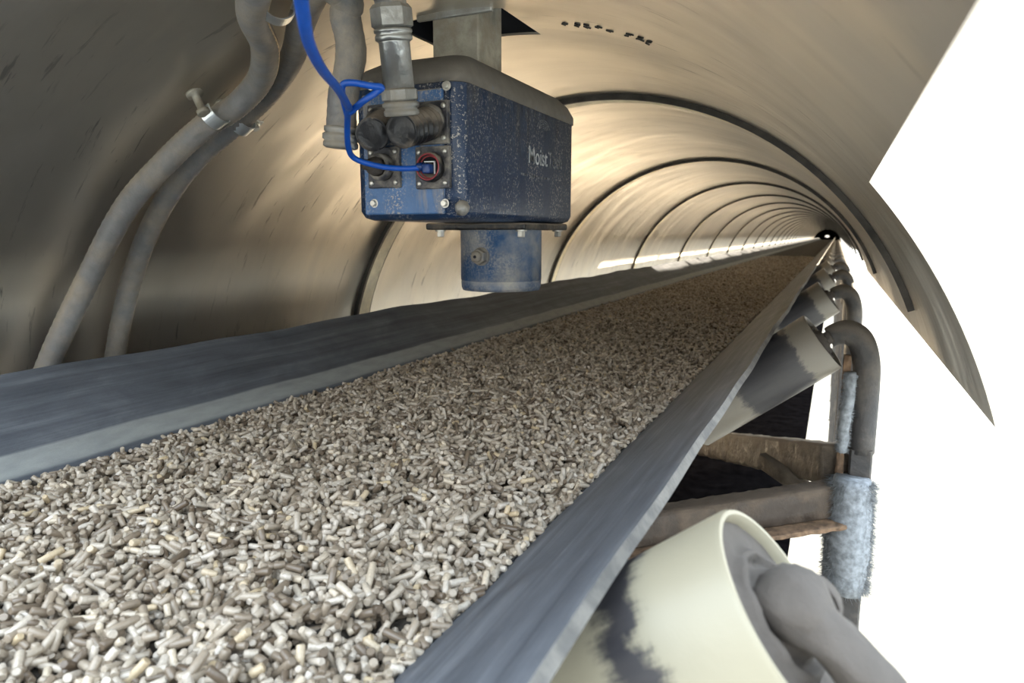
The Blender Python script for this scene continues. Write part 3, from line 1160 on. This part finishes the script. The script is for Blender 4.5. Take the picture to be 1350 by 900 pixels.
def rounded_box(p, q, rad, segs, lid=0.0):
    """box with rounded upright corners; lid > 0 tapers the top"""
    P_, Q_ = W(*p), W(*q)
    x0, x1 = sorted((P_.x, Q_.x)); y0, y1 = sorted((P_.y, Q_.y)); z0, z1 = sorted((P_.z, Q_.z))
    bm = bmesh.new()
    ym = (y0 + y1) / 2

    def loop(z, ins, r_):
        out = []
        for (cx, cy, st_) in ((x1 - ins - r_, y1 - ins - r_, 0), (x0 + ins + r_, y1 - ins - r_, 90), (x0 + ins + r_, y0 + ins + r_, 180), (x1 - ins - r_, y0 + ins + r_, 270)):
            for k in range(segs + 1):
                A = math.radians(st_ + 90 * k / segs)
                out.append(bm.verts.new((cx + r_ * math.cos(A), ym + (cy + r_ * math.sin(A) - ym) * (1 - ins * 5.5 if lid else 1), z)))
        return out
    if lid:
        levels = [(z0, 0.0), (z0 + (z1 - z0) * 0.25, 0.0), (z0 + (z1 - z0) * 0.6, lid * 0.22), (z0 + (z1 - z0) * 0.88, lid * 0.62), (z1, lid)]
    else:
        e_ = 0.013
        levels = [(z0, e_), (z0 + e_ * .3, e_ * .3), (z0 + e_, 0.0), (z1 - 0.001, 0.0), (z1, 0.001)]
    rings = [loop(z, ins, rad) for z, ins in levels]
    n_ = len(rings[0])
    for i in range(len(rings) - 1):
        for k in range(n_):
            bm.faces.new((rings[i][k], rings[i][(k + 1) % n_], rings[i + 1][(k + 1) % n_], rings[i + 1][k]))
    bm.faces.new(rings[0][::-1])
    bm.faces.new(rings[-1])
    return from_bm(bm)


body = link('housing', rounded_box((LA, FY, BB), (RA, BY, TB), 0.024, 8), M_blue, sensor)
sharp(body, 50)
lid = link('dusty_lid', rounded_box((LA - 0.003, FY - 0.003, TB), (RA + 0.003, BY + 0.003, TB + 0.062), 0.024, 8, lid=0.030), M_lid, sensor)
lid['label'] = 'domed lid buried under grey-brown dust'
# lower front rail
fp = link('front_panel', wbox((-0.802, FY - 0.009, 0.036), (-0.634, FY + 0.002, 0.250), 0.002), M_blue2, sensor, smooth=False)
fp['label'] = 'blue front panel around the connectors, lit tone painted in'


def hexhead(P_, direction, r_, h_, name, mat, parent, seg=6, washer=True):
    bm = bmesh.new()
    if washer:
        lathe_bm(bm, P_, direction, [(r_ * 1.45, 0), (r_ * 1.45, h_ * 0.18), (r_ * 1.2, h_ * 0.22)], 20)
    lathe_bm(bm, Vector(P_) + Vector(direction).normalized() * h_ * 0.15, direction, [(r_, 0), (r_, h_ * 0.75), (r_ * 0.85, h_ * 0.85)], seg)
    return link(name, from_bm(bm), mat, parent, smooth=False)


for (px_, py2) in ((494, 268), (587, 268), (589, 113), (489, 113)):
    hexhead(W(*at(px_, py2, y=FY - 0.008)), (0, -1, 0), 0.0042, 0.006, 'screw', M_screw, sensor, 10)
# weld blob at the bottom corner
bm = bmesh.new()
bmesh.ops.create_icosphere(bm, subdivisions=3, radius=0.010, matrix=Matrix.Translation(W(RA - 0.004, FY + 0.006, BB + 0.020)))
for v_ in bm.verts:
    v_.co += Vector((random.uniform(-1, 1), random.uniform(-1, 1), random.uniform(-1, 1))) * 0.0007
wb = link('weld_lump', from_bm(bm), M_zinc, sensor)

# connector plates: four, with sockets
plates = [('dusty plate behind the upper right plug', 569, 162), ('dusty plate behind the upper left plug', 507, 165),
          ('plate around the red-ringed socket', 571, 221), ('dust-packed plate at the lower left', 507, 221)]
PW = 0.0345
plate_objs = []
for lab, px_, py2 in plates:
    A_ = at(px_, py2, y=FY - 0.012)
    hw = PW
    p_ = link('connector_plate', wbox((A_[0] - hw, FY - 0.016, A_[2] - hw * 1.05), (A_[0] + hw, FY - 0.006, A_[2] + hw * 1.05), 0.0015), M_plate, sensor, smooth=False)
    p_['label'] = lab
    for sx_ in (-1, 1):
        for sz in (-1, 1):
            c_ = W(A_[0] + sx_ * hw * 0.76, FY - 0.016, A_[2] + sz * hw * 0.78)
            s_ = lathe(c_, (0, -1, 0), [(0.0034, 0), (0.0034, 0.0012), (0.0026, 0.0024), (0.001, 0.0026)], 14)
            link('screw', s_, M_screw, p_)
    plate_objs.append((p_, W(A_[0], FY - 0.016, A_[2])))

# red ringed socket
p_, c_ = plate_objs[2]
bm = bmesh.new()
lathe_bm(bm, c_, (0, -1, 0), [(0.0190, 0), (0.0190, 0.009), (0.0175, 0.011), (0.0165, 0.011), (0.0155, 0.009), (0.0150, 0.004), (0.003, 0.004)], 48)
link('socket_ring', from_bm(bm), M_black, p_)
bm = bmesh.new()
pts = [c_ + Vector((0.0165 * math.cos(2 * math.pi * k / 48), -0.0105, 0.0165 * math.sin(2 * math.pi * k / 48))) for k in range(49)]
tube_bm(bm, pts, 0.0011, 8, caps=False)
pts = [c_ + Vector((0.0142 * math.cos(2 * math.pi * k / 48), -0.0055, 0.0142 * math.sin(2 * math.pi * k / 48))) for k in range(49)]
tube_bm(bm, pts, 0.0009, 8, caps=False)
link('red_seal', from_bm(bm), M_red, p_)
bm = bmesh.new()
for (x0, x1, z0, z1) in ((-0.0075, 0.0085, 0.0062, 0.0076), (0.0070, 0.0085, -0.009, 0.0076)):
    box_bm(bm, c_ + Vector((x0, -0.0072, z0)), c_ + Vector((x1, -0.004, z1)), 0.0003, 1)
link('jack_frame', from_bm(bm), M_white, p_, smooth=False)
# broken, dust-filled socket at the lower left
p_, c_ = plate_objs[3]
bm = bmesh.new()
lathe_bm(bm, c_, (0, -1, 0), [(0.0178, 0), (0.0178, 0.010), (0.0165, 0.013), (0.013, 0.013), (0.012, 0.007), (0.002, 0.006)], 40)
link('socket_ring', from_bm(bm), M_plate, p_)
bm = bmesh.new()
lathe_bm(bm, c_ + Vector((-0.002, -0.006, 0)), Vector((-0.35, -1, 0.1)), [(0.012, 0), (0.0125, 0.008), (0.0105, 0.015), (0.007, 0.018), (0.0065, 0.026), (0.004, 0.027)], 24)
for v_ in bm.verts:
    v_.co += Vector((random.uniform(-1, 1), random.uniform(-1, 1), random.uniform(-1, 1))) * 0.0008
link('dust_plug', from_bm(bm), M_cake, p_)

# two black ribbed plugs, elbowed, each feeding a liquid-tight conduit
def ribbed(f, i):
    return 0.0185 + (0.0026 if (i // 2) % 2 == 0 else 0.0)


def plug(c_, end, label):
    """thing: elbow plug from the plate at c_ to the conduit foot at end"""
    t_ = thing('elbow_plug', label, 'connector', c_, 'black elbow plugs on the sensor')
    P0 = c_ + Vector((0, -0.001, 0))
    E_ = end + Vector((0.004, -0.004, -0.018))
    pth = smooth_path([P0, P0.lerp(E_, 0.35) + Vector((0.004, 0, 0)), P0.lerp(E_, 0.7) + Vector((0.002, 0, 0)), E_, E_ + (E_ - P0) * 0.06], 9)
    bm_ = bmesh.new()
    tube_bm(bm_, pth, lambda f, i: ribbed(f, i) * (1 - 0.55 * max(0, (f - 0.9) / 0.1) ** 2), 28)
    link('ribbed_shell', from_bm(bm_), M_black, t_)
    link('collar', lathe(P0, (0, -1, 0), [(0.0225, 0), (0.0225, 0.006), (0.021, 0.008), (0.021, 0.012), (0.0185, 0.014)], 36), M_plate, t_)
    return t_


def fitting(P0, d_, parent):
    """liquid-tight fitting seen upside down: lower nut, ring, sleeve, upper nut, ring"""
    P0 = Vector(P0); d_ = Vector(d_).normalized()
    r_ = 0.0205
    link('lock_ring', lathe(P0, d_, [(r_ * 0.95, 0), (r_ * 1.06, 0.002), (r_ * 1.06, 0.006), (r_ * 0.95, 0.008), (r_ * 0.98, 0.010), (r_ * 1.1, 0.011), (r_ * 1.1, 0.015), (r_ * .95, 0.017)], 40), M_zinc, parent)
    n1 = link('lower_nut', lathe(P0 + d_ * 0.017, d_, [(r_ * 0.95, 0), (r_ * 1.12, 0.002), (r_ * 1.12, 0.013), (r_ * 0.95, 0.015)], 8), M_zinc, parent, smooth=False)
    link('sleeve', lathe(P0 + d_ * 0.031, d_, [(r_ * 0.90, 0), (r_ * 0.90, 0.052), (r_ * 0.97, 0.054)], 40), M_zinc, parent)
    link('upper_ring', lathe(P0 + d_ * 0.084, d_, [(r_ * 0.95, 0), (r_ * 1.08, 0.002), (r_ * 1.08, 0.006), (r_ * 0.98, 0.009), (r_ * 1.1, 0.010), (r_ * 1.1, 0.013), (r_, 0.014)], 40), M_zinc, parent)
    n2 = link('upper_nut', lathe(P0 + d_ * 0.098, d_, [(r_ * 1.0, 0), (r_ * 1.2, 0.003), (r_ * 1.2, 0.022), (r_ * 1.0, 0.027)], 6), M_zinc, parent, smooth=False)
    return P0 + d_ * 0.120


# right conduit
foot = W(*at(530, 153, y=0.99)); top = W(*at(517, 30, y=0.965))
plug(plate_objs[0][1], foot, 'black ribbed elbow plug on the upper right of the sensor front')
t_ = thing('flexible_conduit', 'grey flexible conduit with zinc fitting in front of the sensor', 'conduit', foot, 'conduits feeding the sensor')
d_ = (top - foot).normalized()
e_ = fitting(foot, d_, t_)
pth = smooth_path([e_ - d_ * 0.01, e_ + d_ * 0.012, e_ + d_ * 0.024 + Vector((-0.002, -0.012, -0.002)), e_ + d_ * 0.026 + Vector((-0.010, -0.06, -0.004)), e_ + d_ * 0.026 + Vector((-0.03, -0.16, -0.008)), e_ + d_ * 0.026 + Vector((-0.05, -0.5, -0.012))], 8)
bm = bmesh.new()
tube_bm(bm, pth, lambda f, i: 0.0185 + 0.0004 * (i % 2), 28)
link('jacket', from_bm(bm), M_cond2, t_)
# left conduit
foot = W(*at(449, 196, y=0.985)); mid_ = W(*at(452, 130, y=0.985)); top = W(*at(457, 0, y=0.965))
d_ = (mid_ - foot).normalized()
plug(plate_objs[1][1], W(*at(490, 158, y=1.0)), 'black ribbed elbow plug on the upper left of the sensor front')
t_ = thing('flexible_conduit', 'dusty beige flexible conduit hanging left of the sensor beside the blue cable', 'conduit', foot, 'conduits feeding the sensor')
r_ = 0.0205
link('lock_ring', lathe(foot, d_, [(r_ * 0.9, 0), (r_ * 1.08, 0.002), (r_ * 1.08, 0.007), (r_ * 0.97, 0.009), (r_ * 1.14, 0.011), (r_ * 1.14, 0.017), (r_ * .95, 0.019), (r_ * 1.06, 0.021), (r_ * 1.06, 0.026), (r_ * .9, 0.027)], 40), M_zinc, t_)
pth = smooth_path([foot + d_ * 0.02, mid_, W(*at(463, 70, y=0.985)), W(*at(455, 20, y=0.975)), top, top + Vector((-0.008, -0.05, 0.012)), top + Vector((-0.03, -0.3, 0.012))], 8)
bm = bmesh.new()
tube_bm(bm, pth, lambda f, i: 0.0185 * (1 + 0.02 * math.sin(i * 0.9)) + 0.0004 * (i % 2), 28)
link('jacket', from_bm(bm), M_cond2, t_)

# blue network cable with its zip-tied loop
t_ = thing('network_cable', 'bright blue network cable looping from above into the red-ringed socket', 'cable', plate_objs[2][1])
K = [at(557, 221, y=1.055), at(530, 222, y=1.035), at(500, 219, y=1.01), at(468, 209, y=0.98), at(459, 192, y=0.95), at(458, 160, y=0.90),
     at(460, 140, y=0.84)]
bm = bmesh.new()
tube_bm(bm, smooth_path([W(*q) for q in K], 8), 0.0036, 16)
K2 = [at(460, 142, y=0.84), at(446, 118, y=0.72), at(425, 92, y=0.60), at(408, 58, y=0.52), at(400, 20, y=0.46), at(394, -30, y=0.42), at(388, -90, y=0.39)]
tube_bm(bm, smooth_path([W(*q) for q in K2], 8), lambda f, i: 0.0040 + 0.0004 * f, 18)
K3 = [at(458, 152, y=0.88), at(452, 128, y=0.85), at(452, 112, y=0.84), at(464, 109, y=0.84), at(488, 113, y=0.85), at(503, 115, y=0.86), at(497, 121, y=0.86), at(478, 134, y=0.85), at(462, 148, y=0.86)]
tube_bm(bm, smooth_path([W(*q) for q in K3], 8), 0.0036, 14)
link('jacket', from_bm(bm), M_cable, t_)
c_ = plate_objs[2][1]
bm = bmesh.new()
box_bm(bm, c_ + Vector((-0.0055, -0.017, -0.0085)), c_ + Vector((0.0062, -0.004, 0.0035)), 0.0018, 2)
lathe_bm(bm, W(*at(549, 220, y=1.052)), Vector((0.9, 0.25, 0)), [(0.0042, 0), (0.0055, 0.002), (0.0055, 0.012)], 20)
link('plug_boot', from_bm(bm), M_boot, t_)

# nozzle and its flange
NC = (-0.716, 1.480)
noz = link('flange', wbox((NC[0] - 0.128, NC[1] - 0.128, BB - 0.016), (NC[0] + 0.118, NC[1] + 0.128, BB - 0.001), 0.003), M_black, sensor, smooth=False)
noz['label'] = 'black square flange under the box'
for sx_ in (-1, 1):
    for sy_ in (-1, 1):
        hexhead(W(NC[0] + sx_ * 0.100, NC[1] + sy_ * 0.108, BB - 0.016), (0, 0, -1), 0.0065, 0.012, 'bolt', M_screw, sensor)
NR = 0.095 * S
bm = bmesh.new()
lathe_bm(bm, W(NC[0], NC[1], BB - 0.013), (0, 0, -1), [(NR * 1.02, 0), (NR, 0.004), (NR, 0.088), (NR * 0.985, 0.0885), (NR * 0.985, 0.0895), (NR * 0.995, 0.090),
                                                     (NR * 0.99, 0.100), (NR * 0.96, 0.106), (NR * 0.85, 0.107), (NR * 0.84, 0.095), (NR * 0.2, 0.094)], 72)
nz_ = link('sensor_nozzle', from_bm(bm), M_nozz, sensor)
nz_['label'] = 'round blue nozzle speckled with pale dust'
q_ = W(*at(637, 338, y=NC[1] - 0.086))
dirn = Vector((q_.x - W(*((NC[0],) + (NC[1], 0))).x, q_.y - NC[1] * S, 0)).normalized()
q_ = Vector((W(NC[0], 0, 0).x, NC[1] * S, q_.z)) + dirn * NR * 0.98
bm = bmesh.new()
lathe_bm(bm, q_, dirn, [(0.0155, 0), (0.0155, 0.003), (0.013, 0.004)], 24)
lathe_bm(bm, q_ + dirn * 0.003, dirn, [(0.0135, 0), (0.0135, 0.011), (0.012, 0.012)], 6)
lathe_bm(bm, q_ + dirn * 0.014, dirn, [(0.0092, 0), (0.0088, 0.006), (0.0070, 0.008), (0.003, 0.0085)], 20)
port = link('air_port', from_bm(bm), M_cond2, nz_, smooth=False)
hl = link('port_hole', lathe(q_ + dirn * 0.018, dirn, [(0.0026, 0), (0.0026, 0.0052)], 16), M_dark, port)

# mounting tube through the hood and the dark box it hangs from
neck = link('mounting_tube', wbox((-0.768, 1.270, TB + 0.03), (-0.662, 1.375, 0.56), 0.003), M_neck, smooth=False)
neck.data.update()
tag(neck, 'dusty square steel tube holding the blue sensor through the hood opening', 'mounting tube')
hexhead(W(-0.655, 1.275, TB + 0.047), (0.2, -1, 0.5), 0.006, 0.010, 'bolt', M_neck, sensor)
hexhead(W(-0.640, 1.44, TB + 0.036), (0.2, 0, 1), 0.007, 0.008, 'bolt', M_dark, sensor)
hexhead(W(-0.800, 1.15, TB + 0.036), (0.0, 0, 1), 0.006, 0.007, 'bolt', M_dark, sensor)
bm = bmesh.new()
P_, Q_ = W(-0.94, 1.20, 0.444), W(-0.52, 1.55, 0.62)
for lo, hi in (((P_.x, P_.y, P_.z), (P_.x + .01, Q_.y, Q_.z)), ((Q_.x - .01, P_.y, P_.z - 0.010), (Q_.x, Q_.y, Q_.z)),
               ((P_.x, P_.y, P_.z), (Q_.x, P_.y + .01, Q_.z)), ((P_.x, Q_.y - .01, P_.z), (Q_.x, Q_.y, Q_.z)), ((P_.x, P_.y, Q_.z - .01), (Q_.x, Q_.y, Q_.z))):
    box_bm(bm, lo, hi)
hb = link('mounting_housing', from_bm(bm), M_dark, smooth=False)
tag(hb, 'dark housing above the hood opening where the square tube enters', 'housing')
bm = bmesh.new()
rail = link('opening_trim', wbox((-0.800, 1.262, 0.425), (-0.630, 1.272, 0.447), 0.002), M_zinc, smooth=False)
tag(rail, 'bent steel lip along the front of the hood opening', 'trim')

# faded print on the right side of the box
def print_text(txt, size, y_, b_, mat, squeeze=1.0, bold=0.0):
    cu = bpy.data.curves.new('t', 'FONT')
    cu.body = txt
    cu.size = size
    cu.extrude = 0.0002
    cu.offset = bold
    o_ = bpy.data.objects.new('t', cu)
    COL.objects.link(o_)
    bpy.context.view_layer.update()
    me_ = bpy.data.meshes.new_from_object(o_.evaluated_get(bpy.context.evaluated_depsgraph_get()))
    bpy.data.objects.remove(o_)
    # text runs along +y on the face that looks +x
    me_.transform(Matrix.Translation(W(RA, y_, b_) + Vector((0.0003, 0, 0))) @ Matrix(((0, 0, 1, 0), (squeeze, 0, 0, 0), (0, 1, 0, 0), (0, 0, 0, 1))))
    return me_


link('faded_print', print_text('Moist', 0.038, 1.372, 0.150, M_text, 0.92, 0.0002), M_text, sensor, smooth=False)
link('faded_print', print_text('Tech', 0.036, 1.372 + 0.083 / S, 0.150, M_text2, 0.92), M_text2, sensor, smooth=False)
# worn emblem above it: an open ring of strokes
bm = bmesh.new()
for k in range(5):
    cA = W(RA, 1.455, 0.222) + Vector((0.0004, 0, 0))
    pts = [cA + Vector((0, (0.010 + 0.005 * k) * math.cos(q / 10 * 2.2 + 0.5), (0.006 + 0.0045 * k) * math.sin(q / 10 * 2.2 + 0.5) - 0.006 * k / 5)) for q in range(11)]
    tube_bm(bm, pts, 0.0005, 5)
link('worn_emblem', from_bm(bm), M_text2, sensor)
# the rubbed-out small line under the name: only specks of it are left
bm = bmesh.new()
cA = W(RA, 1.335, 0.122)
for k in range(26):
    yy_ = cA.y + 0.0046 * k
    if random.random() < 0.8:
        box_bm(bm, (cA.x, yy_, cA.z - 0.002 * random.random()), (cA.x + 0.0005, yy_ + 0.0028 * random.uniform(0.3, 1), cA.z + 0.003))
link('rubbed_out_line', from_bm(bm), M_text2, sensor, smooth=False)

# ------------------------------------------------------------------ hoses clamped along the hood's left wall
def on_hood(px_, py2, lift):
    """point on the inside of the hood that the sight line meets, lifted inwards"""
    v = np.array([px_ - 675.0, 450.0 - py2, -F])
    v = np.array([v @ R, v @ D, v @ U]); v /= np.linalg.norm(v)
    rr = 1.0 - lift
    A = v[0] ** 2 + v[2] ** 2; B = v[0] * CA + v[2] * CB; K_ = CA ** 2 + CB ** 2 - rr * rr
    t__ = (B + math.sqrt(B * B - A * K_)) / A
    return W(*(v * t__))


def hose(pxs, lift, rad, label, bead_side):
    P_ = [on_hood(x, y_, lift) for x, y_ in pxs]
    path = smooth_path(P_, 18)
    t2 = thing('corrugated_hose', label, 'hose', P_[-1], 'hoses clamped on the hood wall')
    bm_ = bmesh.new()
    tube_bm(bm_, path, lambda f, i: rad * (1.0 + 0.045 * (i % 2)), 30)
    link('jacket', from_bm(bm_), M_cond, t2)
    # drain bead along one side
    pts, T, N = frames(path)
    bm_ = bmesh.new()
    bp = []
    for i, p in enumerate(pts):
        out = Vector((-p.x, 0, -(p.z - H))).normalized()      # towards the hood's axis
        side = T[i].cross(out).normalized() * bead_side
        bp.append(p + (side * 0.93 + out * 0.36) * rad)
    bp = smooth_path(bp, 3)
    tube_bm(bm_, bp, lambda f, i: 0.0011 + 0.0005 * (i % 2), 8)
    link('drain_bead', from_bm(bm_), M_bead, t2)
    return path


hose([(352, -60), (336, -12), (333, 22), (349, 62), (343, 104), (312, 139), (268, 168), (219, 213), (165, 275), (115, 370), (70, 465), (35, 560)], 0.055, 0.0185,
     'dusty grey corrugated hose, upper of the two clamped on the wall', -1)
hose([(440, -70), (418, -20), (398, 28), (384, 78), (352, 124), (308, 165), (262, 206), (222, 258), (190, 320), (165, 400), (150, 480), (138, 570)], 0.040, 0.0175,
     'dusty grey corrugated hose, lower of the two clamped on the wall', -1)


def clamp(px_, py2, ang, lift, label, w=0.011):
    c_ = on_hood(px_, py2, lift)
    out = Vector((-c_.x, 0, -(c_.z - H))).normalized()
    tg = (on_hood(px_ + math.cos(ang) * 10, py2 + math.sin(ang) * 10, lift) - c_).normalized()   # along the hose
    sd = tg.cross(out).normalized()
    t2 = thing('pipe_clamp', label, 'clamp', c_, 'zinc hose clamps')
    rad = 0.0205
    bm_ = bmesh.new()
    ring = []
    n_ = 22
    for i in range(n_ + 1):
        A = math.pi * (-0.10 + 1.2 * i / n_)
        for (rr, ww) in ((rad, -w), (rad, w), (rad + 0.0016, w), (rad + 0.0016, -w)):
            ring.append(bm_.verts.new(c_ + sd * rr * math.cos(A) + out * rr * math.sin(A) + tg * ww))
    for i in range(n_):
        for k in range(4):
            bm_.faces.new((ring[4 * i + k], ring[4 * i + (k + 1) % 4], ring[4 * i + 4 + (k + 1) % 4], ring[4 * i + 4 + k]))
    bm_.faces.new(ring[:4]); bm_.faces.new(ring[-4:][::-1])
    link('saddle', from_bm(bm_), M_bright, t2, smooth=False)
    # foot tab with a bolt on one side
    for sg, nm in ((1, 'tab'),):
        o1 = c_ + sd * sg * (rad + 0.010) - out * 0.002
        bm_ = bmesh.new()
        xx, yy, zz = tg, sd, out
        vs8 = [bm_.verts.new(o1 + xx * x * w * 1.05 + yy * y_ * 0.013 + zz * z) for x in (-1, 1) for y_ in (-1, 1) for z in (0, 0.0025)]
        for f in [(0, 1, 3, 2), (4, 6, 7, 5), (0, 4, 5, 1), (2, 3, 7, 6), (0, 2, 6, 4), (1, 5, 7, 3)]:
            bm_.faces.new([vs8[i] for i in f])
        link('tab', from_bm(bm_), M_bright, t2, smooth=False)
        hexhead(o1 + out * 0.0025, out, 0.0065, 0.010, 'bolt', M_bright, t2)
    o2 = c_ - sd * (rad + 0.006)
    link('stud', lathe(o2 - out * 0.03, out, [(0.013, 0), (0.013, 0.004), (0.006, 0.005), (0.006, 0.03), (0.010, 0.031), (0.010, 0.037), (0.008, 0.038)], 20), M_neck, t2)


clamp(283, 150, math.radians(-38), 0.058, 'zinc saddle clamp with a bolt on the upper hose, left of picture')
clamp(318, 160, math.radians(-42), 0.040, 'zinc clamp on the lower hose beside the upper hose clamp')
clamp(366, 6, math.radians(-70), 0.050, 'zinc clamp on the hoses at the top edge of the picture')


# a row of rubbed, unreadable stencil marks on the hood above the sensor
bm = bmesh.new()
random.seed(3)
for k in range(9):
    if k == 5:
        continue
    u_ = k / 8
    bx_, by_ = 740 + 112 * u_, 31 + 5 * u_ + 19 * u_ * u_
    for q in range(3):
        p0 = (bx_ + random.uniform(-1, 6), by_ + random.uniform(-1.5, 2.0))
        p1 = (p0[0] + random.uniform(3, 8), p0[1] + random.uniform(0.8, 2.6))
        tube_bm(bm, [on_hood(p0[0] + (p1[0] - p0[0]) * z_, p0[1] + (p1[1] - p0[1]) * z_, 0.0012) for z_ in (0, 0.5, 1)], 0.0012, 6, squash=1.4)
sec = [o for o in bpy.data.objects if o.name == 'hood_section'][0]
link('rubbed_stencil_marks', from_bm(bm), M_seam, sec)
